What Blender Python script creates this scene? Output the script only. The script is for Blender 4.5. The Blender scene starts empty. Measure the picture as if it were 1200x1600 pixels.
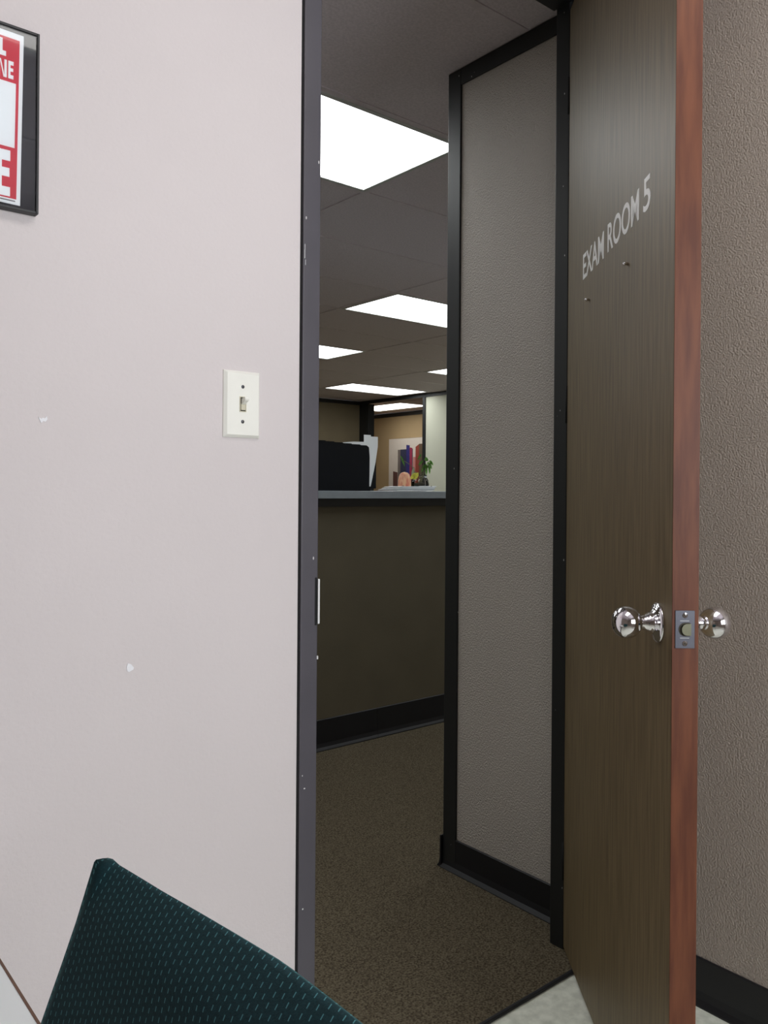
import bpy, bmesh, math, random
from mathutils import Vector, Matrix
random.seed(7)
C = bpy.context.scene.collection
S = bpy.context.scene

# ---------------------------------------------------------------- camera
F = 1282.0
YAW = math.atan2(1060, F)
CAMH = 1.12
cam_d = bpy.data.cameras.new('camera')
cam = bpy.data.objects.new('camera', cam_d); C.objects.link(cam); S.camera = cam
cam_d.sensor_fit = 'HORIZONTAL'; cam_d.sensor_width = 36
cam_d.lens = F / 1200 * 36
cam_d.shift_y = -35 / 1200
cam_d.clip_start = 0.02
fw = Vector((math.sin(YAW), math.cos(YAW), 0)); rt = Vector((math.cos(YAW), -math.sin(YAW), 0))
ROLL = 0.0075
up = Vector((0, 0, 1)) * math.cos(ROLL) - rt * math.sin(ROLL)
r2 = rt * math.cos(ROLL) + Vector((0, 0, 1)) * math.sin(ROLL)
m = Matrix((( r2.x, up.x, -fw.x, 0), (r2.y, up.y, -fw.y, 0), (r2.z, up.z, -fw.z, CAMH), (0, 0, 0, 1)))
cam.matrix_world = m
# ---------------------------------------------------------------- light / exposure
w = bpy.data.worlds.new('world'); S.world = w; w.use_nodes = True
w.node_tree.nodes['Background'].inputs[0].default_value = (0.75, 0.87, 1.0, 1)
w.node_tree.nodes['Background'].inputs[1].default_value = 1.5
S.view_settings.view_transform = 'Standard'; S.view_settings.look = 'None'
S.view_settings.exposure = 0.0; S.view_settings.gamma = 1.0; S.view_settings.use_curve_mapping = False
WINDOW_W = 60.0      # daylight behind the added, unseen exam room window
OFFICE = 5.8         # radiance of the office ceiling lights
EXAM = 3.7           # radiance of the exam room ceiling light
def area(name, loc, rot, sx, sy, e, col):
    l = bpy.data.lights.new(name, 'AREA'); l.shape = 'RECTANGLE'; l.size = sx; l.size_y = sy
    l.energy = e; l.color = col
    o = bpy.data.objects.new(name, l); C.objects.link(o); o.location = loc; o.rotation_euler = rot
    return o
area('added_window_daylight', (0.95, -1.88, 1.45), (math.radians(90), 0, 0), 1.3, 1.14, WINDOW_W, (0.95, 0.97, 1.0))  # area light added to bring daylight in from behind the camera

# ---------------------------------------------------------------- materials
def srgb(r, g, b):
    f = lambda c: (c / 255 / 12.92) if c <= 10 else ((c / 255 + .055) / 1.055) ** 2.4
    return (f(r), f(g), f(b), 1)
def mat(name, col, rough=.6, metal=0, noise=0, nscale=8, stretch=(1, 1, 1), bump=0, bscale=200, bstretch=(1, 1, 1),
        col2=None, coat=0, spec=.5, detail=4, bdist=.002):
    m = bpy.data.materials.new(name); m.use_nodes = True
    nt = m.node_tree; N = nt.nodes; L = nt.links
    b = N['Principled BSDF']
    b.inputs['Base Color'].default_value = col; b.inputs['Roughness'].default_value = rough
    b.inputs['Metallic'].default_value = metal; b.inputs['Specular IOR Level'].default_value = spec
    if coat: b.inputs['Coat Weight'].default_value = coat; b.inputs['Coat Roughness'].default_value = .25
    tc = N.new('ShaderNodeTexCoord')
    if noise or col2:
        mp = N.new('ShaderNodeMapping'); mp.inputs['Scale'].default_value = stretch
        L.new(tc.outputs['Object'], mp.inputs[0])
        n = N.new('ShaderNodeTexNoise'); n.inputs['Scale'].default_value = nscale; n.inputs['Detail'].default_value = detail
        L.new(mp.outputs[0], n.inputs['Vector'])
        r = N.new('ShaderNodeValToRGB')
        c2 = col2 or tuple(c * (1 - noise) for c in col[:3]) + (1,)
        r.color_ramp.elements[0].color = c2; r.color_ramp.elements[1].color = col
        r.color_ramp.elements[0].position = .35; r.color_ramp.elements[1].position = .65
        L.new(n.outputs[0], r.inputs[0]); L.new(r.outputs[0], b.inputs['Base Color'])
    if bump:
        mp = N.new('ShaderNodeMapping'); mp.inputs['Scale'].default_value = bstretch
        L.new(tc.outputs['Object'], mp.inputs[0])
        n = N.new('ShaderNodeTexNoise'); n.inputs['Scale'].default_value = bscale; n.inputs['Detail'].default_value = 3
        L.new(mp.outputs[0], n.inputs['Vector'])
        bp = N.new('ShaderNodeBump'); bp.inputs['Strength'].default_value = bump; bp.inputs['Distance'].default_value = bdist
        L.new(n.outputs[0], bp.inputs['Height']); L.new(bp.outputs[0], b.inputs['Normal'])
    return m
def emis(name, col, s):
    m = bpy.data.materials.new(name); m.use_nodes = True
    b = m.node_tree.nodes['Principled BSDF']
    b.inputs['Base Color'].default_value = (.8, .8, .8, 1)
    b.inputs['Emission Color'].default_value = col; b.inputs['Emission Strength'].default_value = s
    return m
def chips(m, scale=38, thr=.045, stretch=(1, 1, .45), col=(.62, .6, .6, 1)):
    """sparse paint chips: small light specks where the coating is knocked off"""
    nt = m.node_tree; N = nt.nodes; L = nt.links; b = N['Principled BSDF']
    tc = N.new('ShaderNodeTexCoord'); mp = N.new('ShaderNodeMapping'); mp.inputs['Scale'].default_value = stretch
    L.new(tc.outputs['Object'], mp.inputs[0])
    v = N.new('ShaderNodeTexVoronoi'); v.inputs['Scale'].default_value = scale; L.new(mp.outputs[0], v.inputs['Vector'])
    lt = N.new('ShaderNodeMath'); lt.operation = 'LESS_THAN'; lt.inputs[1].default_value = thr
    L.new(v.outputs['Distance'], lt.inputs[0])
    mx = N.new('ShaderNodeMixRGB'); L.new(lt.outputs[0], mx.inputs[0])
    src = b.inputs['Base Color']
    if src.is_linked: L.new(src.links[0].from_socket, mx.inputs[1])
    else: mx.inputs[1].default_value = src.default_value
    mx.inputs[2].default_value = col; L.new(mx.outputs[0], src)
    return m

M = {}
M['wall_exam'] = mat('painted vinyl wall', srgb(216, 208, 208), .75, noise=.04, nscale=2.2, bump=.28, bscale=170)
M['wall_taupe'] = mat('taupe vinyl wall', srgb(176, 165, 156), .6, noise=.06, nscale=3, bump=.9, bscale=260, bdist=.0038)
M['wall_grey'] = mat('warm grey vinyl wall', srgb(192, 185, 177), .55, noise=.04, nscale=3, bump=1.0, bscale=210, bdist=.005)
M['wall_brown'] = mat('brown office wall', srgb(116, 104, 80), .7, noise=.08, nscale=5, bump=.3, bscale=200)
M['wall_tan'] = mat('tan office wall', srgb(168, 148, 116), .8, noise=.05, nscale=4)
M['wall_cream'] = mat('cream office wall', srgb(212, 213, 194), .8, noise=.03, nscale=4)
M['counter_wall'] = mat('brown counter panel', srgb(102, 95, 77), .75, noise=.10, nscale=5, bump=.3, bscale=260)
M['frame_black'] = chips(mat('black painted frame', srgb(31, 33, 34), .48, bump=.06, bscale=30), 32, .035)
M['frame_lit'] = chips(mat('window-lit charcoal frame', srgb(82, 79, 86), .45, noise=.10, nscale=9, bump=.08, bscale=30), 30, .04)  # window light on the left upright is put into this lighter colour
M['black_gap'] = mat('black sealant', srgb(14, 14, 15), .8, noise=.3, nscale=30)
M['cove'] = mat('black rubber cove base', srgb(24, 25, 30), .5, noise=.2, nscale=14, bump=.1, bscale=60)
M['carpet'] = mat('olive brown carpet', srgb(112, 104, 86), .97, bump=.9, bscale=420, col2=srgb(66, 57, 46), nscale=210, spec=.05, detail=8)
M['vinyl'] = mat('speckled vinyl floor', srgb(240, 243, 230), .35, col2=srgb(214, 218, 204), nscale=45, bump=.03, bscale=12)
M['tile'] = mat('fissured ceiling tile', srgb(232, 222, 228), .95, noise=.14, nscale=130, bump=.5, bscale=260, detail=6)
M['grid'] = mat('ceiling grid', srgb(226, 216, 222), .6, noise=.1, nscale=30)
M['door_face'] = mat('brown wood veneer', srgb(120, 104, 76), .5, col2=srgb(98, 82, 58), nscale=14, stretch=(9, 9, .45), bump=.12, bscale=60,
                     bstretch=(6, 6, .3), detail=6)
M['door_edge'] = mat('red brown door edge', srgb(112, 66, 44), .5, spec=.3, col2=srgb(90, 50, 34), nscale=9, stretch=(8, 8, .9), detail=6)
M['chrome'] = mat('polished chrome', (.86, .85, .88, 1), .06, 1, noise=.03, nscale=20)
M['nickel'] = mat('bright nickel', (.9, .9, .9, 1), .45, .4, noise=.04, nscale=40)
M['steel'] = mat('brushed steel', (.13, .133, .155, 1), .4, 1, noise=.08, nscale=60)
M['lint'] = mat('pale lint', srgb(170, 168, 150), .9, noise=.1, nscale=90)
M['brass'] = mat('dull brass', (.20, .20, .14, 1), .35, 1, noise=.1, nscale=60)
M['letter'] = mat('white vinyl lettering', srgb(250, 250, 248), .5, noise=.02, nscale=40)
M['ivory'] = mat('ivory plastic', srgb(240, 239, 231), .35, noise=.02, nscale=30)
M['ivory_dark'] = mat('ivory toggle plastic', srgb(214, 208, 184), .3, noise=.03, nscale=30)
M['slot'] = mat('dark slot', srgb(60, 56, 44), .7, noise=.1, nscale=30)
M['black_frame'] = mat('black picture frame', srgb(20, 20, 24), .45, noise=.1, nscale=30)
M['mat_board'] = mat('black mat board', srgb(30, 32, 40), .8, noise=.1, nscale=50)
M['paper'] = mat('white paper', srgb(244, 248, 250), .75, noise=.02, nscale=20)
M['red'] = mat('red print', srgb(208, 50, 70), .6, noise=.04, nscale=20)
M['grey_print'] = mat('grey small print', srgb(120, 118, 122), .7, noise=.3, nscale=300)
M['plaster'] = mat('bare plaster', srgb(240, 240, 244), .9, noise=.05, nscale=100)
M['slab'] = mat('grey laminate', srgb(150, 160, 168), .32, noise=.08, nscale=20)
M['file_black'] = mat('black plastic file', srgb(11, 14, 20), .7, spec=.2, noise=.1, nscale=20)
M['canvas'] = mat('white art canvas', srgb(206, 200, 196), .85, noise=.03, nscale=15)
for n, c in dict(navy=(44, 48, 78), grey=(110, 102, 100), blue=(46, 44, 118), crimson=(150, 48, 78), pink=(190, 130, 128), brick=(140, 62, 50),
                 umber=(96, 78, 62), maroon=(92, 60, 58)).items():
    M['art_' + n] = mat('art print ' + n, srgb(*c), .8, noise=.12, nscale=10)
M['salmon'] = mat('salmon ceramic', srgb(236, 190, 150), .4, col2=srgb(206, 104, 88), nscale=60, stretch=(1, 1, .35))
M['leaf'] = mat('green leaf', srgb(128, 190, 84), .5, noise=.3, nscale=60)
M['stem'] = mat('olive stem', srgb(112, 116, 78), .6, noise=.3, nscale=60)
M['moss'] = mat('dark moss', srgb(70, 68, 50), .9, noise=.4, nscale=90, bump=.5)
M['yellow'] = mat('yellow petal', srgb(232, 230, 96), .5, noise=.15, nscale=60)
M['pale'] = mat('pale green petal', srgb(214, 222, 194), .5, noise=.12, nscale=60)
M['table_top'] = mat('white laminate table', srgb(232, 238, 238), .35, noise=.02, nscale=12)
M['table_edge'] = mat('brown edge band', srgb(104, 72, 52), .5, noise=.2, nscale=30)
M['metal_black'] = mat('black tube metal', srgb(24, 24, 26), .35, noise=.1, nscale=30)
M['lamp_office'] = emis('office light lens', (.97, 1.0, 1.0, 1), OFFICE)
M['lamp_exam'] = emis('exam light lens', (1.0, .97, .93, 1), EXAM)
M['lamp_next'] = emis('warm light lens', (1.0, .96, .86, 1), OFFICE)
M['troffer'] = mat('white painted troffer', srgb(205, 208, 206), .5, noise=.03, nscale=20)
g = bpy.data.materials.new('clear glass'); g.use_nodes = True; M['glass'] = g
def thin_glass(m, refl=.9):
    nt = m.node_tree; N = nt.nodes; L = nt.links; N.remove(N['Principled BSDF'])
    t = N.new('ShaderNodeBsdfTransparent'); gl = N.new('ShaderNodeBsdfGlossy'); gl.inputs['Roughness'].default_value = .02
    fr = N.new('ShaderNodeFresnel'); fr.inputs['IOR'].default_value = 1.5
    mx = N.new('ShaderNodeMixShader'); L.new(fr.outputs[0], mx.inputs[0]); L.new(t.outputs[0], mx.inputs[1]); L.new(gl.outputs[0], mx.inputs[2])
    L.new(mx.outputs[0], N['Material Output'].inputs[0])
thin_glass(g)
# chair fabric: dark green cloth with columns of lighter stitches, laid out on the cloth's own UVs (metres)
def fabric():
    m = mat('green stitched fabric', srgb(20, 62, 64), .8, bump=.2, bscale=900, spec=.3)
    nt = m.node_tree; N = nt.nodes; L = nt.links; b = N['Principled BSDF']
    b.inputs['Sheen Weight'].default_value = .12; b.inputs['Sheen Roughness'].default_value = .4; b.inputs['Sheen Tint'].default_value = (.25, .8, .8, 1)
    uv = N.new('ShaderNodeTexCoord'); sp = N.new('ShaderNodeSeparateXYZ'); L.new(uv.outputs['UV'], sp.inputs[0])
    def math_(op, a, bb=None):
        n = N.new('ShaderNodeMath'); n.operation = op
        for i, v in enumerate((a, bb)):
            if v is None: continue
            if isinstance(v, (int, float)): n.inputs[i].default_value = v
            else: L.new(v, n.inputs[i])
        return n.outputs[0]
    u = math_('MULTIPLY', sp.outputs[0], 1 / .0064)
    col = math_('FLOOR', u); fu = math_('FRACT', u)
    par = math_('MODULO', col, 2)
    v = math_('ADD', math_('MULTIPLY', sp.outputs[1], 1 / .0054), math_('MULTIPLY', par, .35))
    fv = math_('FRACT', v)
    # a slanted short dash in each cell
    du = math_('ABSOLUTE', math_('SUBTRACT', math_('SUBTRACT', fu, .5), math_('MULTIPLY', math_('SUBTRACT', fv, .5), -.18)))
    dash = math_('MULTIPLY', math_('LESS_THAN', du, .062), math_('LESS_THAN', math_('ABSOLUTE', math_('SUBTRACT', fv, .5)), .25))
    mx = N.new('ShaderNodeMixRGB'); L.new(dash, mx.inputs[0])
    nz = N.new('ShaderNodeTexNoise'); nz.inputs['Scale'].default_value = 500; L.new(uv.outputs['Object'], nz.inputs['Vector'])
    rp = N.new('ShaderNodeValToRGB'); rp.color_ramp.elements[0].color = srgb(6, 30, 34); rp.color_ramp.elements[1].color = srgb(18, 60, 68)
    L.new(nz.outputs[0], rp.inputs[0]); L.new(rp.outputs[0], mx.inputs[1])
    mx.inputs[2].default_value = srgb(78, 134, 140); L.new(mx.outputs[0], b.inputs['Base Color'])
    return m
M['fabric'] = fabric()

# ---------------------------------------------------------------- mesh helpers
def link(name, bm, m, parent=None, smooth=False):
    me = bpy.data.meshes.new(name); bmesh.ops.recalc_face_normals(bm, faces=bm.faces)
    bm.to_mesh(me); bm.free()
    if smooth:
        for p in me.polygons: p.use_smooth = True
    me.materials.append(M[m] if isinstance(m, str) else m)
    o = bpy.data.objects.new(name, me); C.objects.link(o)
    if parent: o.parent = parent
    return o
def box(bm, x0, x1, y0, y1, z0, z1, bev=0):
    vs = [bm.verts.new((x, y, z)) for x in (x0, x1) for y in (y0, y1) for z in (z0, z1)]
    fs = [bm.faces.new([vs[i] for i in q]) for q in ((0, 1, 3, 2), (4, 6, 7, 5), (0, 4, 5, 1), (2, 3, 7, 6), (0, 2, 6, 4), (1, 5, 7, 3))]
    if bev:
        es = {e for f in fs for e in f.edges}
        bmesh.ops.bevel(bm, geom=list(es), offset=bev, segments=2, affect='EDGES', profile=.5)
def B(name, m, dims, parent=None, bev=0, smooth=False):
    bm = bmesh.new()
    for d in (dims if isinstance(dims[0], (tuple, list)) else [dims]): box(bm, *d, bev=bev)
    return link(name, bm, m, parent, smooth)
def prism(bm, pts, a0, a1, axis='y'):
    """polygon pts extruded between a0 and a1 along axis; pts are the two other coordinates in order"""
    def P(p, a):
        return {'y': (p[0], a, p[1]), 'x': (a, p[0], p[1]), 'z': (p[0], p[1], a)}[axis]
    lo = [bm.verts.new(P(p, a0)) for p in pts]; hi = [bm.verts.new(P(p, a1)) for p in pts]
    bm.faces.new(lo); bm.faces.new(hi[::-1])
    n = len(pts)
    for i in range(n): bm.faces.new((lo[i], lo[(i + 1) % n], hi[(i + 1) % n], hi[i]))
def PR(name, m, pts, a0, a1, axis='y', parent=None):
    bm = bmesh.new(); prism(bm, pts, a0, a1, axis); return link(name, bm, m, parent)
def lathe(bm, prof, n=32, mtx=None):
    rings = []
    for z, r in prof:
        if r < 1e-5: rings.append([bm.verts.new((0, 0, z))])
        else: rings.append([bm.verts.new((r * math.cos(2 * math.pi * i / n), r * math.sin(2 * math.pi * i / n), z)) for i in range(n)])
    new = [v for rg in rings for v in rg]
    for a, b in zip(rings, rings[1:]):
        for i in range(n):
            j = (i + 1) % n
            if len(a) == 1 and len(b) == 1: continue
            if len(a) == 1: bm.faces.new((a[0], b[i], b[j]))
            elif len(b) == 1: bm.faces.new((a[i], b[0], a[j]))
            else: bm.faces.new((a[i], b[i], b[j], a[j]))
    if mtx is not None: bmesh.ops.transform(bm, matrix=mtx, verts=new)
def tube(bm, pts, r, n=10):
    pts = [Vector(p) for p in pts]; rings = []
    for i, p in enumerate(pts):
        t = (pts[min(i + 1, len(pts) - 1)] - pts[max(i - 1, 0)]).normalized()
        a = t.cross(Vector((0, 0, 1)) if abs(t.z) < .9 else Vector((1, 0, 0))).normalized(); b = t.cross(a)
        rr = r[i] if isinstance(r, (list, tuple)) else r
        rings.append([bm.verts.new(p + (a * math.cos(2 * math.pi * k / n) + b * math.sin(2 * math.pi * k / n)) * rr) for k in range(n)])
    for A, Bq in zip(rings, rings[1:]):
        for k in range(n): bm.faces.new((A[k], A[(k + 1) % n], Bq[(k + 1) % n], Bq[k]))
    bm.faces.new(rings[0][::-1]); bm.faces.new(rings[-1])
def empty(name, loc, rz=0):
    o = bpy.data.objects.new(name, None); C.objects.link(o); o.location = loc; o.rotation_euler = (0, 0, rz); o.empty_display_size = .05
    return o
def tag(o, label, cat, group=None):
    o['label'] = label; o['category'] = cat
    if group: o['group'] = group
    return o
def struct(o, label=None):
    o['kind'] = 'structure'
    if label: o['label'] = label
    return o
def shift(o, loc):
    """move a mesh's origin to loc without moving the mesh"""
    o.data.transform(Matrix.Translation(-Vector(loc))); o.location = loc; return o

# ---------------------------------------------------------------- room shell
CZ = 2.35           # ceiling height
WY = 1.25           # exam room side of the wall with the doorway
XR = 1.685          # right wall of the exam room
XL, YB = -1.6, -1.8
struct(B('floor', 'vinyl', (XL - .1, XR + .1, YB - .1, 1.187, -.05, 0)), 'pale speckled vinyl floor inside the exam room')
cf = struct(B('floor_carpet', 'carpet', (-2.1, 9.6, 1.187, 10.9, -.05, .006)), 'olive brown carpet in the hallway and office')
B('edge_strip', 'cove', (.87, 1.612, 1.180, 1.189, 0, .0075), cf, bev=.002)

wl = struct(B('wall_left', 'wall_exam', (XL, .8318, WY, WY + .05, 0, CZ)), 'pale pinkish beige textured wall left of the doorway')
def chip(name, cx, cz, pts):
    bm = bmesh.new(); prism(bm, [(cx + a * .001, cz + b * .001) for a, b in pts], WY - .0012, WY + .0002, 'y')
    return link(name, bm, 'plaster', wl)
chip('plaster_chip', .381, 1.219, [(-6, 4), (-2, 1), (0, 3), (3, 2), (6, 6), (7, 1), (4, -3), (1, -2), (-2, -5), (-4, -1)])
chip('plaster_chip', .516, .837, [(-3, 7), (2, 5), (7, -1), (6, -4), (-1, -7), (-4, -5), (-5, 1)])
wr = struct(B('wall_right', 'wall_taupe', (XR, XR + .09, YB, WY, 0, CZ)), 'taupe textured wall to the right behind the open door')
wb = struct(B('wall_back', 'wall_taupe', [(XL, .25, YB - .06, YB, 0, CZ), (1.65, XR + .09, YB - .06, YB, 0, CZ), (.25, 1.65, YB - .06, YB, 0, .85),
                                         (.25, 1.65, YB - .06, YB, 2.05, CZ)]))
struct(B('wall_side', 'wall_taupe', (XL - .06, XL, YB, WY, 0, CZ)))
win = struct(B('added_window_1', 'troffer', [(.25, .29, YB - .05, YB + .01, .85, 2.05), (1.61, 1.65, YB - .05, YB + .01, .85, 2.05),
                                (.29, 1.61, YB - .05, YB + .01, .85, .89), (.29, 1.61, YB - .05, YB + .01, 2.01, 2.05), (.93, .97, YB - .04, YB, .89, 2.01)]))  # unseen window, added as the source of the exam room daylight
B('pane', 'glass', (.29, .93, YB - .022, YB - .018, .89, 2.01), win)
B('pane', 'glass', (.97, 1.61, YB - .022, YB - .018, .89, 2.01), win)

# rubber cove base: profile with a small toe, run along x or y
def cove(name, m, a0, a1, face, outsign, axis, z1=.102, z0=.0, segs=None, label=None):
    prof = [(0, z0), (.016, z0), (.016, z0 + .004), (.008, z0 + .014), (.005, z0 + .03), (.005, z1 - .002), (.003, z1), (0, z1)]
    bm = bmesh.new()
    for s0, s1 in (segs or [(a0, a1)]):
        prism(bm, [(face + outsign * p, z) for p, z in prof], s0, s1, axis)
    return struct(link(name, bm, m), label)
# NB prism(axis='y') takes (x, z) and runs along y; axis='x' takes (y, z) and runs along x
cove('baseboard_right', 'cove', YB, WY - .01, XR, -1, 'y', label='black rubber base along the taupe wall behind the door')
cove('baseboard_left', 'cove', XL, .832, WY, -1, 'x', label='black rubber base under the pale left wall')

# door frame (slim full height metal frame)
door_1 = empty('door_1', (1.609, WY, 0), math.atan2(-fw.y, -fw.x))       # the leaf, swung into the exam room
fr = struct(empty('trim_1', (1.2, WY, 0)), 'dark metal frame around the doorway')
def FB(name, m, dims, bev=0, lab=None):
    dims = dims if isinstance(dims[0], (tuple, list)) else [dims]
    o = B(name, m, [(a - 1.2, b - 1.2, c - WY, d - WY, e, f) for a, b, c, d, e, f in dims], fr, bev)
    if lab: o['label'] = lab
    return o
fj = FB('frame_jamb', 'frame_lit', (.8362, .8725, WY - .005, WY + .052, 0, CZ), .0015, 'charcoal left upright of the frame, window light in its colour')
FB('frame_fin', 'frame_lit', (.8343, .8360, WY - .006, WY, 0, CZ), .0005)
FB('seal_gap', 'black_gap', (.8315, .8343, WY - .002, WY + .01, 0, CZ), 0)
FB('frame_jamb', 'frame_black', [(1.611, 1.690, WY + .004, WY + .044, 0, CZ), (1.621, 1.700, WY - .02, WY + .004, 0, CZ)], .0015, 'black hinge side upright of the frame')
FB('frame_header', 'frame_black', (.875, 1.611, WY - .010, WY + .052, 2.306, CZ), .0015)
st = FB('strike_plate', 'nickel', [(.8725, .8742, WY - .009, WY + .02, .872, .954), (.8703, .8742, WY - .0092, WY - .0078, .872, .954)], 0, 'silver strike plate on the left upright')
FB('strike_recess', 'black_gap', (.866, .8702, WY - .0054, WY - .003, .869, .957), 0)
FB('scuff', 'nickel', [(.8375, .8385, WY - .0054, WY - .0049, 1.540, 1.556), (.8380, .8388, WY - .0054, WY - .0049, 1.556, 1.566), (.8395, .8402, WY - .0054, WY - .0049, 1.528, 1.538),
                       (.8405, .842, WY - .0054, WY - .0049, .596, .5985), (.8445, .8475, WY - .0054, WY - .0049, .572, .574), (.843, .8455, WY - .0054, WY - .0049, .352, .3545)])
FB('mute_bumper', 'nickel', (.8705, .8735, WY - .0065, WY - .003, .806, .812), 0)

# ---------------------------------------------------------------- door leaf (local x from hinge to free edge, local y through thickness)
door_1['kind'] = 'structure'; door_1['label'] = 'tall brown wood door standing open, its free edge towards the viewer'
W, T, DZ0, DZ1 = .733, .041, .014, 2.288
# door face plane lies at camera-right offset .444 ; hinge point projected there
hp = fw * 1.992 + rt * .4435
door_1.location = (hp.x, hp.y, 0)
bm = bmesh.new(); box(bm, 0, W - .0015, .0006, T - .0006, DZ0, DZ1)
leaf = link('door_core', bm, 'door_edge', door_1)
B('veneer', 'door_face', (0.0, W - .0012, 0, .0006, DZ0, DZ1), door_1)
B('veneer', 'door_face', (0.0, W - .0012, T - .0006, T, DZ0, DZ1), door_1)
B('edge_band', 'door_edge', (W - .0012, W, .0004, T - .0004, DZ0, DZ1), door_1)
# latch
KZ = .909
B('latch_plate', 'steel', (W - .0005, W + .0012, .0045, .0345, KZ - .029, KZ + .029), door_1, bev=.0004)['label'] = 'steel latch plate in the door edge'
bm = bmesh.new()
pts = [(.0115 + 0.0, KZ - .0095)]
pl = []
for i in range(13):
    a = math.radians(90 + 180 * i / 12); pl.append((.0195 + .010 * math.cos(a), KZ + .0105 * math.sin(a)))
pl += [(.0275, KZ - .0105), (.0275, KZ + .0105)]
bm2 = bmesh.new(); prism(bm2, [(p[0], p[1]) for p in pl], W + .001, W + .0016, 'x'); link('latch_hole', bm2, 'slot', door_1)
bm2 = bmesh.new(); prism(bm2, [(.0215 + (p[0] - .0195) * .8, KZ + (p[1] - KZ) * .86) for p in pl], W + .0014, W + .005, 'x'); link('latch_bolt', bm2, 'brass', door_1)
for dz in (-.0215, .0215):
    bm2 = bmesh.new(); lathe(bm2, [(0, 0), (0, .0042), (.0006, .0040), (.0009, .0)], 16, Matrix.Translation((W + .0011, .0195, KZ + dz)) @ Matrix.Rotation(math.radians(90), 4, 'Y'))
    s = link('screw', bm2, 'chrome', door_1)
    B('screw_cross', 'slot', [(W + .0018, W + .0022, .0195 - .0022, .0195 + .0022, KZ + dz - .0004, KZ + dz + .0004),
                              (W + .0018, W + .0022, .0195 - .0004, .0195 + .0004, KZ + dz - .0022, KZ + dz + .0022)], s)
# stamped text-less embossing lines on plate
B('latch_mark', 'troffer', [(W + .0011, W + .0013, .012, .026, KZ + .0128, KZ + .0136), (W + .0011, W + .0013, .012, .026, KZ - .0136, KZ - .0128)], door_1)
# knobs
def knob(side):
    k = empty('door_knob', (W - .064, 0 if side < 0 else T, KZ)); k.parent = door_1
    k.rotation_euler = (math.radians(90 if side < 0 else -90), 0, 0)
    bm = bmesh.new(); lathe(bm, [(0, .0), (0, .0325), (.0022, .0325), (.0045, .031), (.0065, .027), (.009, .020), (.012, .0175), (.0125, .0)], 40)
    link('rose', bm, 'chrome', k, True)
    bm = bmesh.new(); lathe(bm, [(.009, .0), (.009, .0165), (.0115, .0185), (.014, .0150), (.016, .0168), (.018, .0125), (.0205, .0140), (.0225, .0108), (.025, .0122), (.0275, .0105), (.031, .0125), (.032, 0)], 40)
    link('knob_neck', bm, 'chrome', k, True)
    prof = [(.026, 0)]
    for i in range(1, 20):
        a = math.pi * i / 20; prof.append((.0515 - .0255 * math.cos(a) * (1 if math.cos(a) > 0 else .9), .0262 * math.sin(a) ** .94))
    prof += [(.07445, 0)]
    bm = bmesh.new(); lathe(bm, prof, 48); link('knob_ball', bm, 'chrome', k, True)
knob(-1); knob(1)
# hinges between leaf and frame
for hz in (.22, 1.33, 2.08):
    h = B('hinge', 'steel', (-.004, -.0005, .002, .034, hz - .045, hz + .045), door_1)
    bm = bmesh.new(); tube(bm, [(-.002, -.001, hz - .045), (-.002, -.001, hz + .045)], .0035, 12); link('hinge_barrel', bm, 'black_gap', h, True)
# screws left in the face by a removed sign
for f_ in (1.787, 1.503):
    bm = bmesh.new(); x = 1.992 - f_
    lathe(bm, [(0, 0), (0, .0030), (.004, .0028), (.006, .0036), (.0085, .003), (.0095, 0)], 14, Matrix.Translation((x, 0, 1.537)) @ Matrix.Rotation(math.radians(90), 4, 'X'))
    link('sign_screw', bm, 'chrome', door_1, True)
# lettering
def text_mesh(name, txt, m, x0, x1, z0, z1, parent, offs=.0, thick=.0004, flip=False, y=0.0):
    cu = bpy.data.curves.new(name, 'FONT'); cu.body = txt; cu.offset = offs; cu.extrude = 0.5; cu.resolution_u = 6
    o = bpy.data.objects.new(name, cu); C.objects.link(o)
    dg = bpy.context.evaluated_depsgraph_get(); me = bpy.data.meshes.new_from_object(o.evaluated_get(dg))
    bpy.data.objects.remove(o)
    xs = [v.co.x for v in me.vertices]; ys = [v.co.y for v in me.vertices]
    a, b, c, d = min(xs), max(xs), min(ys), max(ys)
    for v in me.vertices:
        X = x0 + (v.co.x - a) / (b - a) * (x1 - x0); Z = z0 + (v.co.y - c) / (d - c) * (z1 - z0); v.co = (X, y + (v.co.z) * thick, Z)
    me.materials.clear(); me.materials.append(M[m]); q = bpy.data.objects.new(name, me); C.objects.link(q); q.parent = parent
    return q
# the visible face is local y=0 seen from -y; text reads from hinge (left) to free edge (right)
LX = lambda f_: 1.992 - f_
lt = [('EXAM', 1.842, 1.668, 1.594, 1.650), ('ROOM', 1.640, 1.438, 1.596, 1.653), ('5', 1.414, 1.376, 1.598, 1.656)]
for t_, a, b, z0, z1 in lt:
    text_mesh('lettering', t_, 'letter', LX(a), LX(b), z0, z1, door_1, .012, .0004, y=-.0003)

# ---------------------------------------------------------------- stub wall beyond the hinge jamb
SX = 1.695
struct(B('wall_passage', 'wall_grey', [(SX, SX + .09, WY + .044, 1.752, 0, CZ), (SX + .09, 7.08, WY, WY + .05, 0, CZ)]), 'warm grey textured wall in the passage beyond the doorway')
struct(B('trim_2', 'frame_black', [(SX - .006, SX + .094, 1.705, 1.757, 0, CZ)], bev=.002), 'black corner strip at the end of the grey passage wall')
struct(B('trim_3', 'frame_black', [(SX - .006, SX + .001, WY + .044, 1.705, CZ - .048, CZ)], bev=.0015), 'black strip along the top of the grey passage wall')
cove('baseboard_passage', 'cove', WY + .044, 1.760, SX, -1, 'y', z0=.004, z1=.100, label='black rubber base of the grey passage wall')
cove('baseboard_passage_end', 'cove', SX - .014, SX + .10, 1.757, 1, 'x', z0=.004, z1=.100)

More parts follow.
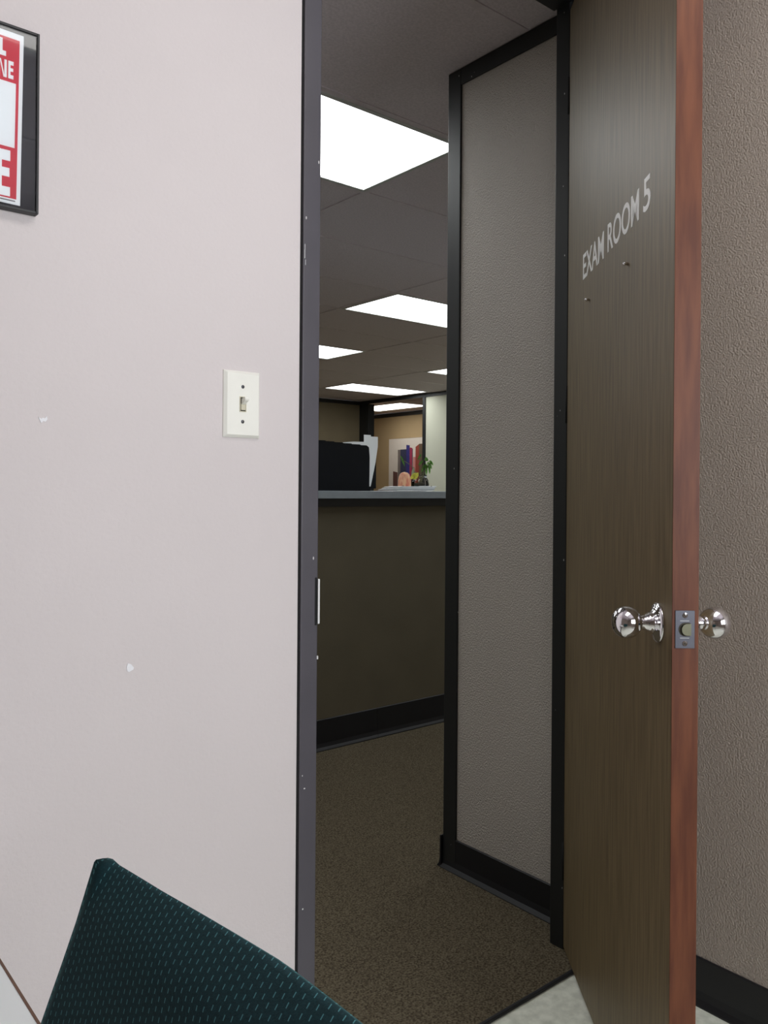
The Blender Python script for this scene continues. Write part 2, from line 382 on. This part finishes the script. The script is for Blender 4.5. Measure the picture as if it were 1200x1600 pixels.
# office outer walls
struct(B('wall_hall_end', 'wall_brown', (-2.1, -2.0, WY + .05, 9.2, 0, CZ)))
struct(B('wall_hall_near', 'wall_brown', (-2.0, XL, WY, WY + .05, 0, CZ)))
wf = struct(B('wall_far', 'wall_brown', (-2.0, 7.16, 9.10, 9.2, 0, CZ)), 'dim brown wall at the far left of the office')
struct(B('trim_4', 'frame_black', (-2.0, 7.08, 9.085, 9.10, CZ - .05, CZ)), 'black strip along the top of the far brown wall')
struct(B('wall_end', 'wall_cream', [(7.08, 7.16, WY, 7.735, 0, CZ)]), 'cream wall panel right of the far opening')
struct(B('trim_5', 'frame_black', (7.066, 7.08, WY, 9.09, CZ - .045, CZ)), 'black strip along the top of the end wall')
struct(B('trim_6', 'frame_black', [(7.066, 7.17, 7.735, 7.785, 0, CZ - .045)], bev=.002), 'slim dark upright right of the far opening')
struct(B('trim_7', 'frame_black', [(7.066, 7.17, 8.895, 9.10, 0, CZ - .045)], bev=.002), 'broad dark upright in the far office corner')
# small room behind the opening
struct(B('wall_next', 'wall_tan', [(8.5, 8.6, 6.5, 10.95, 0, CZ), (7.16, 8.5, 10.85, 10.95, 0, CZ), (7.16, 8.5, 6.5, 6.6, 0, CZ), (7.10, 7.16, 9.2, 10.95, 0, CZ)]), 'tan wall seen through the far opening')
struct(B('trim_8', 'frame_black', (8.485, 8.5, 6.6, 10.85, CZ - .062, CZ)), 'dark strip along the top of the tan wall')

# ---------------------------------------------------------------- ceiling: grid + tiles + troffers
PX_, PY_ = 1.22, .61
gx0, gy0 = .88, 2.07
XN = [gx0 + PX_ * k for k in range(-3, 6)]          # -2.78 .. 6.98
YN = [gy0 + PY_ * k for k in range(-1, 12)]         # 1.46 .. 8.78
xs = [-2.0] + [x for x in XN if -1.9 < x < 7.0] + [7.08]
ys = [WY + .05] + YN + [9.1]
ceil = struct(B('ceiling', 'tile', (-2.2, 9.7, YB - .1, 11.0, CZ + .03, CZ + .08)), 'suspended ceiling of grey tiles in a metal grid')
gb = bmesh.new()
def grid_region(xs, ys, lights):
    for x in xs[1:-1]: box(gb, x - .012, x + .012, ys[0], ys[-1], CZ - .001, CZ + .02)
    for y in ys[1:-1]: box(gb, xs[0], xs[-1], y - .012, y + .012, CZ - .0005, CZ + .02)
    for i in range(len(xs) - 1):
        for j in range(len(ys) - 1):
            a, b, c, d = xs[i], xs[i + 1], ys[j], ys[j + 1]
            if any(abs(a - l[0]) < .02 and abs(c - l[1]) < .02 for l in lights): continue
            dz = random.uniform(0, .0015)
            B('ceiling_tile', 'tile', (a + .004, b - .004, c + .004, d - .004, CZ + .002 + dz, CZ + .016), ceil)

LIGHTS = [(.88, 2.07), (3.32, 3.90), (3.32, 5.73), (5.76, 7.56), (5.76, 5.73)]
ADDED_LIGHTS = [(-1.56, 2.07), (-1.56, 3.90), (.88, 3.90), (.88, 5.73), (.88, 7.56), (3.32, 2.07), (5.76, 2.07), (5.76, 3.90), (3.32, 7.56)]  # unseen ceiling lights, added to brighten the office and the open door
grid_region(xs, ys, LIGHTS + ADDED_LIGHTS)
EX = [XL, -.97, .25, 1.47, XR]; EY = [YB, -1.71, -1.10, -.58, .03, .64, WY]
grid_region(EX, EY, [(.25, .03)])
NX = [7.16, 7.55, 8.16, 8.5]; NY = [6.6, 7.6, 8.79, 10.01, 10.85]
grid_region(NX, NY, [(7.55, 8.79)])
gobj = link('ceiling_grid', gb, 'grid', ceil)
def troffer(x0, x1, y0, y1, lens, label, group=None):
    cx, cy = (x0 + x1) / 2, (y0 + y1) / 2
    t = tag(empty('ceiling_light', (cx, cy, CZ)), label, 'ceiling light', group)
    hx, hy = (x1 - x0) / 2 - .012, (y1 - y0) / 2 - .012; w_ = .018
    B('lens', lens, (-hx + w_, hx - w_, -hy + w_, hy - w_, .003, .006), t)
    B('light_frame', 'troffer', [(-hx, hx, -hy, -hy + w_, -.003, .012), (-hx, hx, hy - w_, hy, -.003, .012),
                                 (-hx, -hx + w_, -hy + w_, hy - w_, -.003, .012), (hx - w_, hx, -hy + w_, hy - w_, -.003, .012)], t)
    return t
lab = ['glowing ceiling light panel nearest the doorway, the largest in view', 'lit ceiling panel second from the doorway, cut by the black corner strip',
       'small lit ceiling panel cut off by the charcoal left upright', 'long thin lit ceiling panel just before the far corner of the office',
       'small lit ceiling panel peeking out beside the black corner strip']
for (x, y), l in zip(LIGHTS, lab): troffer(x, x + PX_, y, y + PY_, 'lamp_office', l, 'office ceiling lights')
for x, y in ADDED_LIGHTS:
    side = {-1.56: 'added over the hidden office end', .88: 'added behind the charcoal left upright', 3.32: 'added behind the grey passage wall' if y < 3 else 'added behind the charcoal upright and left wall', 5.76: 'added behind the black corner strip'}[x]
    row = {2.07: 'in the passage row nearest the doorway', 3.90: 'in the row just past the counter', 5.73: 'in the middle row of the office', 7.56: 'in the farthest row'}[y]
    troffer(x, x + PX_, y, y + PY_, 'lamp_office', 'ceiling light ' + side + ', ' + row, 'added office ceiling lights out of view')
troffer(.25, 1.47, .03, .64, 'lamp_exam', 'ceiling light panel above the exam room, out of the frame')
troffer(7.55, 8.16, 8.79, 10.01, 'lamp_next', 'warm white ceiling light panel seen through the far opening')

# ---------------------------------------------------------------- reception counter
rc = tag(empty('reception_counter', (2.4, 3.1, .006)), 'brown reception counter with a grey laminate top and black base', 'counter')
def RC(name, m, dims, bev=0):
    dims = dims if isinstance(dims[0], (tuple, list)) else [dims]
    return B(name, m, [(a - 2.4, b - 2.4, c - 3.1, d - 3.1, e - .006, f - .006) for a, b, c, d, e, f in dims], rc, bev)
RC('front_panel', 'counter_wall', (.9, 4.2, 2.862, 2.96, .006, 1.045))
RC('cap_strip', 'frame_black', (.9, 4.2, 2.852, 2.97, 1.045, 1.080))
RC('countertop', 'slab', (.85, 4.25, 2.828, 3.40, 1.080, 1.113), .0015)
for a, b in ((.9, 2.3335), (2.335, 3.6), (3.6015, 4.2)):
    bm = bmesh.new()
    prof = [(0, 0), (.016, 0), (.016, .004), (.008, .014), (.005, .03), (.005, .130), (.003, .132), (0, .132)]
    prism(bm, [(2.862 - 3.1 - p, z) for p, z in prof], a - 2.4, b - 2.4, 'x'); link('base_strip', bm, 'cove', rc)
CT = 1.113
# black stepped file sorter
fs = tag(empty('file_sorter', (2.25, 3.09, CT)), 'black stepped file sorter standing on the counter', 'file sorter')
B('sorter_base', 'file_black', (-.2, .139, -.10, .115, 0, .012), fs)
def rpanel(x0, x1, z1, y, r=.02, z0=.012, th=.003):
    pts = [(x0, z0), (x1, z0)] + [(x1 - r + r * math.cos(a), z1 - r + r * math.sin(a)) for a in [math.pi / 2 * i / 6 for i in range(7)]] + [(x0, z1)]
    PR('divider', 'file_black', pts, y, y + th, 'y', fs)
for i in range(6):
    rpanel(-.2, .139 - .034 * i, .2125 + .0042 * i, -.09 + .022 * i, .02 if i == 0 else .004)
rpanel(-.2, .345, .2155, .112, .008)
# papers
def sheet(name, pts, y, lean, label, th=.001):
    cx = sum(p[0] for p in pts) / len(pts); z0 = min(p[1] for p in pts)
    bm = bmesh.new(); prism(bm, [(p[0] - cx, p[1] - z0) for p in pts], 0, th, 'y')
    o = link(name, bm, 'paper'); o.location = (cx, y, z0); return tag(o, label, 'paper')
sheet('paper_sheet', [(2.545, 1.135), (2.553, 1.135), (2.583, 1.255), (2.597, 1.335), (2.597, 1.384), (2.552, 1.384), (2.552, 1.391), (2.508, 1.391), (2.508, 1.340), (2.541, 1.330), (2.546, 1.280)],
      3.192, 0, 'tall white sheet leaning in the black file sorter')
sheet('paper_sheet', [(2.33, 1.333), (2.50, 1.322), (2.50, 1.354), (2.42, 1.352), (2.33, 1.343)], 3.165, 0, 'low white sheet poking out over the top of the file sorter')
# white pad with curled leaves on the counter
pd = tag(empty('paper_pad', (2.728, 3.12, CT)), 'thick white paper pad with curling leaves lying before the plant', 'paper pad')
bm = bmesh.new()
for k, (x0, x1, dy) in enumerate([(-.15, .115, 0), (-.145, .12, .004), (-.13, .118, -.002), (-.12, .125, .003), (-.11, .13, .0)]):
    zb = .002 + k * .0045
    prism(bm, [(x0, zb), (x1 - .02, zb), (x1, zb + .003), (x1 + .004, zb + .0065), (x1 - .01, zb + .0045), (x0 + .05, zb + .0042), (x0 + .01, zb + .002)], -.08 + dy, .05 + dy, 'y')
link('pad_leaves', bm, 'paper', pd)
for x in (-.085, .105):
    bm = bmesh.new(); lathe(bm, [(0, 0), (0, .004), (.0025, .004), (.003, 0)], 10, Matrix.Translation((x, -.070, .0245))); link('rivet', bm, 'slot', pd)
o = B('paper_sheet', 'paper', (-.10, .14, -.09, .03, 0, .002)); o.location = (3.02, 2.99, CT); tag(o, 'flat white sheet on the counter beside the black corner strip', 'paper')
# salmon ornament
orn = tag(empty('ornament', (2.783, 3.20, CT)), 'small salmon pink domed ornament beside the glass vase', 'ornament')
bm = bmesh.new(); lathe(bm, [(0, 0), (0, .030), (.008, .033), (.03, .034), (.055, .033), (.075, .030), (.088, .024), (.096, .014), (.099, 0)], 24); link('dome', bm, 'salmon', orn, True)
bm = bmesh.new(); lathe(bm, [(0, 0), (0, .040), (.006, .041), (.012, .038), (.014, 0)], 24); link('foot_ring', bm, 'pale', orn, True)
# plant in a glass vase
pt = tag(empty('potted_plant', (2.990, 3.31, CT)), 'small leafy plant with a yellow bloom in a round glass vase', 'plant')
bm = bmesh.new(); lathe(bm, [(0, 0), (0, .034), (.01, .043), (.035, .050), (.06, .045), (.078, .036), (.088, .039), (.086, .036), (.06, .042), (.035, .047), (.012, .040), (.004, 0)], 28); link('glass_vase', bm, 'glass', pt, True)
bm = bmesh.new(); lathe(bm, [(.005, 0), (.006, .032), (.014, .040), (.034, .045), (.042, .040), (.048, 0)], 24); link('moss_fill', bm, 'moss', pt, True)
def curve(p0, p1, bend, n=7):
    p0, p1, bend = Vector(p0), Vector(p1), Vector(bend)
    return [p0.lerp(p1, t / n) + bend * 4 * (t / n) * (1 - t / n) for t in range(n + 1)]
tips = [(-.145, -.01, .165), (.005, 0, .205), (.03, .01, .17), (.06, -.01, .15), (.02, .0, .13), (-.05, 0, .10), (.075, .01, .165)]
for t_ in tips:
    bm = bmesh.new(); tube(bm, curve((random.uniform(-.01, .01), 0, .03), t_, (.01 if t_[0] > 0 else .02, 0, .025)), .0016, 6); link('stem', bm, 'stem', pt, True)
def leaf_(base, d, L_, w_, m='leaf', droop=.01):
    base, d = Vector(base), Vector(d).normalized(); s = d.cross(Vector((.35, -1, .25))).normalized(); n = s.cross(d)
    bm = bmesh.new(); rows = []
    for i in range(6):
        t = i / 5; ww = w_ * math.sin(math.pi * min(1, .08 + t * .92)) ** .8 if i < 5 else 0
        c = base + d * L_ * t - Vector((0, 0, 1)) * droop * t * t
        rows.append([bm.verts.new(c - s * ww + n * .003), bm.verts.new(c), bm.verts.new(c + s * ww + n * .003)] if i < 5 else [bm.verts.new(c)])
    for A, Bq in zip(rows, rows[1:]):
        if len(Bq) == 3:
            bm.faces.new((A[0], A[1], Bq[1], Bq[0])); bm.faces.new((A[1], A[2], Bq[2], Bq[1]))
        else:
            bm.faces.new((A[0], A[1], Bq[0])); bm.faces.new((A[1], A[2], Bq[0]))
    r_ = bmesh.ops.solidify(bm, geom=bm.faces[:], thickness=.0008)
    return link('leaf' if m == 'leaf' else 'petal', bm, m, pt, True)
leaf_((-.150, -.01, .185), (.55, 0, -1), .060, .011, droop=.002)
for b_, d_, L_, w_ in [((.03, 0, .17), (.5, .1, .2), .040, .012), ((.05, 0, .155), (.8, 0, -.5), .045, .014), ((.04, 0, .15), (.1, 0, -1), .055, .013), ((.06, 0, .15), (.2, 0, -1), .050, .014),
                       ((.075, .01, .165), (.9, 0, -.4), .035, .011), ((.02, 0, .13), (1, 0, .3), .045, .010), ((.02, 0, .165), (-.9, 0, -.4), .040, .007), ((.005, 0, .20), (-.8, 0, -.7), .035, .006),
                       ((.055, 0, .14), (.9, .2, .1), .042, .013), ((.03, 0, .145), (-.6, 0, -.9), .04, .008), ((.07, 0, .15), (.5, 0, .8), .028, .010)]:
    leaf_(b_, d_, L_, w_)
leaf_((-.058, -.03, .095), (-.75, 0, -.55), .052, .013, 'yellow', 0)
leaf_((-.075, -.03, .065), (.75, 0, .7), .050, .014, 'yellow', 0)
leaf_((-.080, -.02, .07), (.25, 0, 1), .065, .014, 'pale', 0)
# picture in the far room
ar = tag(empty('wall_art', (8.5, 9.55, 1.0)), 'white canvas with upright coloured bars on the tan far wall', 'picture')
B('canvas', 'canvas', (-.03, -.003, -.62, .575, .05, .93), ar)
B('canvas_edge', 'wall_tan', [(-.033, -.003, -.63, .585, .93, .945), (-.033, -.003, .575, .585, .05, .93)], ar)
def bar(m, y0, y1, z0, z1, cut=0):   # y0 > y1: left to right in the photograph
    a, b = y0 - 9.55, y1 - 9.55
    pts = [(a, z0 - 1.0), (a, z1 - 1.0 - cut), (b, z1 - 1.0), (b, z0 - 1.0)]
    PR('painted_bar', m, pts, -.0315, -.030, 'x', ar)
bar('art_maroon', 10.018, 9.91, 1.06, 1.395, -.02); bar('art_grey', 9.904, 9.84, 1.06, 1.753); bar('art_navy', 9.84, 9.70, 1.06, 1.756, -.0)
bar('art_blue', 9.70, 9.621, 1.30, 1.815, -.01); bar('art_navy', 9.70, 9.60, 1.06, 1.30); bar('art_crimson', 9.619, 9.560, 1.2, 1.772, -.01); bar('art_navy', 9.56, 9.548, 1.06, 1.76)
bar('art_pink', 9.540, 9.485, 1.06, 1.63); bar('art_brick', 9.484, 9.405, 1.06, 1.825, .04); bar('art_umber', 9.404, 9.30, 1.06, 1.83, .0); bar('art_navy', 9.28, 9.2, 1.06, 1.7); bar('art_brick', 9.15, 9.05, 1.06, 1.5)

# ---------------------------------------------------------------- light switch
sw = tag(empty('light_switch', (.7115, WY, 1.265)), 'ivory toggle light switch on the pale wall left of the doorway', 'light switch')
bm = bmesh.new(); hw, hh = .0352, .0572
outer = [(-hw, -hh), (hw, -hh), (hw, hh), (-hw, hh)]; inn = [(-hw + .0055, -hh + .0045), (hw - .0035, -hh + .0045), (hw - .0035, hh - .0045), (-hw + .0055, hh - .0045)]
a = [bm.verts.new((x, 0, z)) for x, z in outer]; a2 = [bm.verts.new((x, -.002, z)) for x, z in outer]; b_ = [bm.verts.new((x, -.0065, z)) for x, z in inn]
for i in range(4):
    j = (i + 1) % 4; bm.faces.new((a[i], a[j], a2[j], a2[i])); bm.faces.new((a2[i], a2[j], b_[j], b_[i]))
bm.faces.new(b_); bm.faces.new(a[::-1])
link('switch_plate', bm, 'ivory', sw)
B('toggle_slot', 'slot', (-.0055, .0055, -.0068, -.006, -.0125, .0125), sw)
B('slot_rim', 'ivory_dark', [(-.0064, -.0052, -.0078, -.006, -.0132, .0132), (.0052, .0064, -.0078, -.006, -.0132, .0132), (-.0052, .0052, -.0078, -.006, -.0132, -.012), (-.0052, .0052, -.0078, -.006, .012, .0132)], sw)
bm = bmesh.new()
prism(bm, [(-.006, .0095), (-.0195, .0115), (-.0215, .0085), (-.0205, .0055), (-.006, -.002)], -.0035, .0038, 'x'); link('toggle', bm, 'ivory', sw)
B('toggle_base', 'ivory_dark', (-.0042, .0042, -.0085, -.006, -.0100, .001), sw)
for z in (.030, -.030):
    bm = bmesh.new(); lathe(bm, [(0, 0), (0, .0032), (.0012, .0026), (.0016, 0)], 16, Matrix.Translation((0, -.0064, z)) @ Matrix.Rotation(math.radians(90), 4, 'X')); s = link('screw', bm, 'steel', sw, True)
    B('screw_slot', 'slot', (-.0004, .0004, -.0084, -.0078, z - .0026, z + .0026), s)

# ---------------------------------------------------------------- framed sign
XF1, ZF0, ZF1 = .3690, 1.5145, 1.7750; XF0 = -.0
pf = tag(empty('framed_sign', (XF0, WY, ZF0)), 'red and white sign in a thin black frame on the left wall', 'picture frame')
def FS(name, m, dims, bev=0):
    dims = dims if isinstance(dims[0], (tuple, list)) else [dims]
    return B(name, m, [(a - XF0, b - XF0, c - WY, d - WY, e - ZF0, f - ZF0) for a, b, c, d, e, f in dims], pf, bev)
yf = WY - .015; t_ = .0036
FS('frame_moulding', 'black_frame', [(XF1 - t_, XF1, yf, WY, ZF0, ZF1), (XF0, XF0 + t_, yf, WY, ZF0, ZF1), (XF0 + t_, XF1 - t_, yf, WY, ZF0, ZF0 + t_), (XF0 + t_, XF1 - t_, yf, WY, ZF1 - t_, ZF1)], .0006)
yb = WY - .0110
FS('mat_board', 'mat_board', (XF0 + t_, XF1 - t_, yb, WY - .001, ZF0 + t_, ZF1 - t_))
def tilt(o, a=.014, px=.3444 - XF0, pz=1.5218 - ZF0):     # the sheet has slipped a little askew in its frame
    for v in o.data.vertices: v.co.x, v.co.z = v.co.x + a * (v.co.z - pz), v.co.z - a * (v.co.x - px)
tilt(FS('poster', 'paper', (.03, .3444, yb - .0006, yb, 1.5218, 1.7655)))
R = .3390
tilt(FS('red_print', 'red', [(.04, R, yb - .0009, yb - .0005, 1.6940, 1.7565), (.3353, R, yb - .0009, yb - .0005, 1.602, 1.6940), (.04, R, yb - .0009, yb - .0005, 1.5297, 1.602)]))
tilt(FS('small_print', 'grey_print', (.30, .3375, yb - .0009, yb - .0005, 1.5258, 1.5274)))
yl0, yl1 = yb - .0013, yb - .0008
def FP(name, polys):
    bm = bmesh.new()
    for p in polys: prism(bm, [(x - XF0, z - ZF0) for x, z in p], yl0 - WY, yl1 - WY, 'y')
    return link(name, bm, 'paper', pf)
# letter L, letters NE, big letter E (each built from strokes)
FP('letter_l', [[(.3125, 1.7535), (.3193, 1.7535), (.3193, 1.736), (.3125, 1.736)], [(.3125, 1.736), (.3239, 1.736), (.3239, 1.729), (.3125, 1.729)]])
FP('letter_e', [[(.3275, 1.724), (.3335, 1.724), (.3335, 1.699), (.3275, 1.699)][0:0] or [(.3270, 1.724), (.3300, 1.724), (.3300, 1.699), (.3270, 1.699)],
                [(.33, 1.724), (.3341, 1.724), (.3341, 1.7185), (.33, 1.7185)], [(.33, 1.7142), (.3337, 1.7142), (.3337, 1.7095), (.33, 1.7095)], [(.33, 1.7045), (.3340, 1.7045), (.3340, 1.699), (.33, 1.699)]])
FP('letter_n', [[(.3125, 1.724), (.3160, 1.724), (.3160, 1.699), (.3125, 1.699)], [(.3218, 1.724), (.3250, 1.724), (.3250, 1.699), (.3218, 1.699)], [(.3155, 1.724), (.3172, 1.724), (.3224, 1.699), (.3207, 1.699)]])
FP('large_letter_e', [[(.300, 1.597), (.3195, 1.597), (.3195, 1.532), (.300, 1.532)], [(.3195, 1.597), (.3306, 1.597), (.3306, 1.582), (.3195, 1.582)],
                      [(.3195, 1.572), (.3297, 1.572), (.3297, 1.5595), (.3195, 1.5595)], [(.3195, 1.545), (.3306, 1.545), (.3306, 1.532), (.3195, 1.532)]])
FS('glass_pane', 'glass', (XF0 + t_, XF1 - t_, yf + .002, yf + .0035, ZF0 + t_, ZF1 - t_))

# ---------------------------------------------------------------- small white table (corner at lower left)
TZ = .55
tb = tag(empty('side_table', (0.0, 1.02, 0)), 'white topped low table with a brown edge, by the left wall', 'table')
def rrect(x0, x1, y0, y1, r, n=8):
    out = []
    for cx, cy, a0 in ((x1 - r, y1 - r, 0), (x0 + r, y1 - r, 90), (x0 + r, y0 + r, 180), (x1 - r, y0 + r, 270)):
        for i in range(n + 1):
            a = math.radians(a0 + 90 * i / n); out.append((cx + r * math.cos(a), cy + r * math.sin(a)))
    return out
PR('table_top', 'table_top', rrect(-.30, .2745, -.27, .195, .045), TZ - .022, TZ, 'z', tb)
bm = bmesh.new()
o_ = rrect(-.3025, .2775, -.273, .198, .048); i_ = rrect(-.30, .2745, -.27, .195, .045); n = len(o_)
lo = [[bm.verts.new((p[0], p[1], z)) for p in q] for q in (o_, i_) for z in (TZ - .024, TZ + .0006)]
for i in range(n):
    j = (i + 1) % n
    bm.faces.new((lo[0][i], lo[0][j], lo[1][j], lo[1][i])); bm.faces.new((lo[1][i], lo[1][j], lo[3][j], lo[3][i])); bm.faces.new((lo[0][j], lo[0][i], lo[2][i], lo[2][j])); bm.faces.new((lo[3][i], lo[3][j], lo[2][j], lo[2][i]))
link('edge_band', bm, 'table_edge', tb)
for sx in (-.25, .22):
    for sy in (-.22, .15):
        bm = bmesh.new(); tube(bm, [(sx, sy, 0), (sx, sy, TZ - .022)], [.011, .014], 12); link('leg', bm, 'metal_black', tb, True)
B('apron', 'metal_black', [(-.25, .22, -.228, -.212, TZ - .06, TZ - .022), (-.25, .22, .142, .158, TZ - .06, TZ - .022), (-.258, -.242, -.22, .15, TZ - .06, TZ - .022), (.212, .228, -.22, .15, TZ - .06, TZ - .022)], tb)

# ---------------------------------------------------------------- green chair (back towards the doorway, back pad leaning away)
CY = .335; HW = .2775
ch = tag(empty('side_chair', (0, CY, 0)), 'dark green fabric chair with stitched pattern, its back before the left wall', 'chair')
LEAN = .325
def back_pt(v, z, off):
    """point on the back rest: v across (-1..1), z height, off distance behind the front face"""
    X = .2435 - .0165 * abs(v) ** 1.6 - LEAN * (.84 - z)
    return Vector((X + off, v * HW, z))
prof = []       # (z, off, v-coordinate in metres) from bottom front, up, over the top, down the back
TH = .030
L0 = 0; prev = None
pp = [(.50, 0)] + [(.50 + .29 * i / 14, 0 - .006 * math.sin(math.pi * i / 14)) for i in range(1, 14)]
RND = [(.798, .000), (.809, .0010), (.816, .0035), (.822, .0068), (.828, .0108), (.8335, .0150), (.8378, .0192), (.8398, .0225), (.8380, .0262), (.82, .029)]
SHP = [(.798, .000), (.812, .000), (.824, .000), (.833, .000), (.8385, .000), (.8400, .0010), (.8396, .0060), (.8388, .0105), (.8368, .0150), (.82, .0175)]
K0 = len(pp); pp += RND
pp += [(.82 - .32 * i / 6, .029) for i in range(1, 7)]
for z, o in pp:
    if prev: L0 += math.hypot(z - prev[0], o - prev[1])
    prof.append((z, o, L0)); prev = (z, o)
bm = bmesh.new(); uvl = bm.loops.layers.uv.new('uv')
NU = 80; grid = []
for i in range(NU + 1):
    v = 1 - 2 * i / NU; 
    q_ = min(1, max(0, (abs(v) - .965) / .035)); q_ = q_ * q_ * (3 - 2 * q_); col_ = []
    for k, (z, o, l) in enumerate(prof):
        if K0 <= k < K0 + len(RND): z, o = z + (SHP[k - K0][0] - z) * q_, o + (SHP[k - K0][1] - o) * q_
        if k >= K0 and k < K0 + len(RND): o *= 1 - .45 * (1 - q_) * max(0, (abs(v) - .3) / .7)
        if k >= K0: z -= .0025 * (1 - q_) * min(1, max(0, (abs(v) - .25) / .5)) * min(1, max(0, (z - .80) / .03))
        col_.append(bm.verts.new(back_pt(v, z, o)))
    grid.append(col_)
for i in range(NU):
    for k in range(len(prof) - 1):
        f = bm.faces.new((grid[i][k], grid[i][k + 1], grid[i + 1][k + 1], grid[i + 1][k])); f.smooth = True
        for lp, (ii, kk) in zip(f.loops, ((i, k), (i, k + 1), (i + 1, k + 1), (i + 1, k))): lp[uvl].uv = (1 + ii / NU * HW * 2, 1 + prof[kk][2])
for g_ in (grid[0], grid[-1]):
    f = bm.faces.new(g_)
f = bm.faces.new([g_[0] for g_ in grid] + [g_[-1] for g_ in grid[::-1]])
bk = link('backrest', bm, 'fabric', ch)
# seat
bm = bmesh.new(); uvl = bm.loops.layers.uv.new('uv')
box(bm, -.33, .12, -.235, .235, .42, .48, bev=.02)
for f in bm.faces:
    for lp in f.loops: lp[uvl].uv = (lp.vert.co.y + 1, lp.vert.co.x + 1)
link('seat', bm, 'fabric', ch, True)
for s_ in (-1, 1):
    y = s_ * .215
    bm = bmesh.new(); tube(bm, [(.235, y, 0), (.16, y, .22), (.115, y, .40), (.135, y, .52), (.19, y, .66)], .011, 12); link('leg', bm, 'metal_black', ch, True)
    bm = bmesh.new(); tube(bm, [(-.32, y, 0), (-.30, y, .25), (-.285, y, .42)], .011, 12); link('leg', bm, 'metal_black', ch, True)
    bm = bmesh.new(); tube(bm, [(-.285, y, .405), (.118, y, .405)], .010, 12); link('seat_rail', bm, 'metal_black', ch, True)
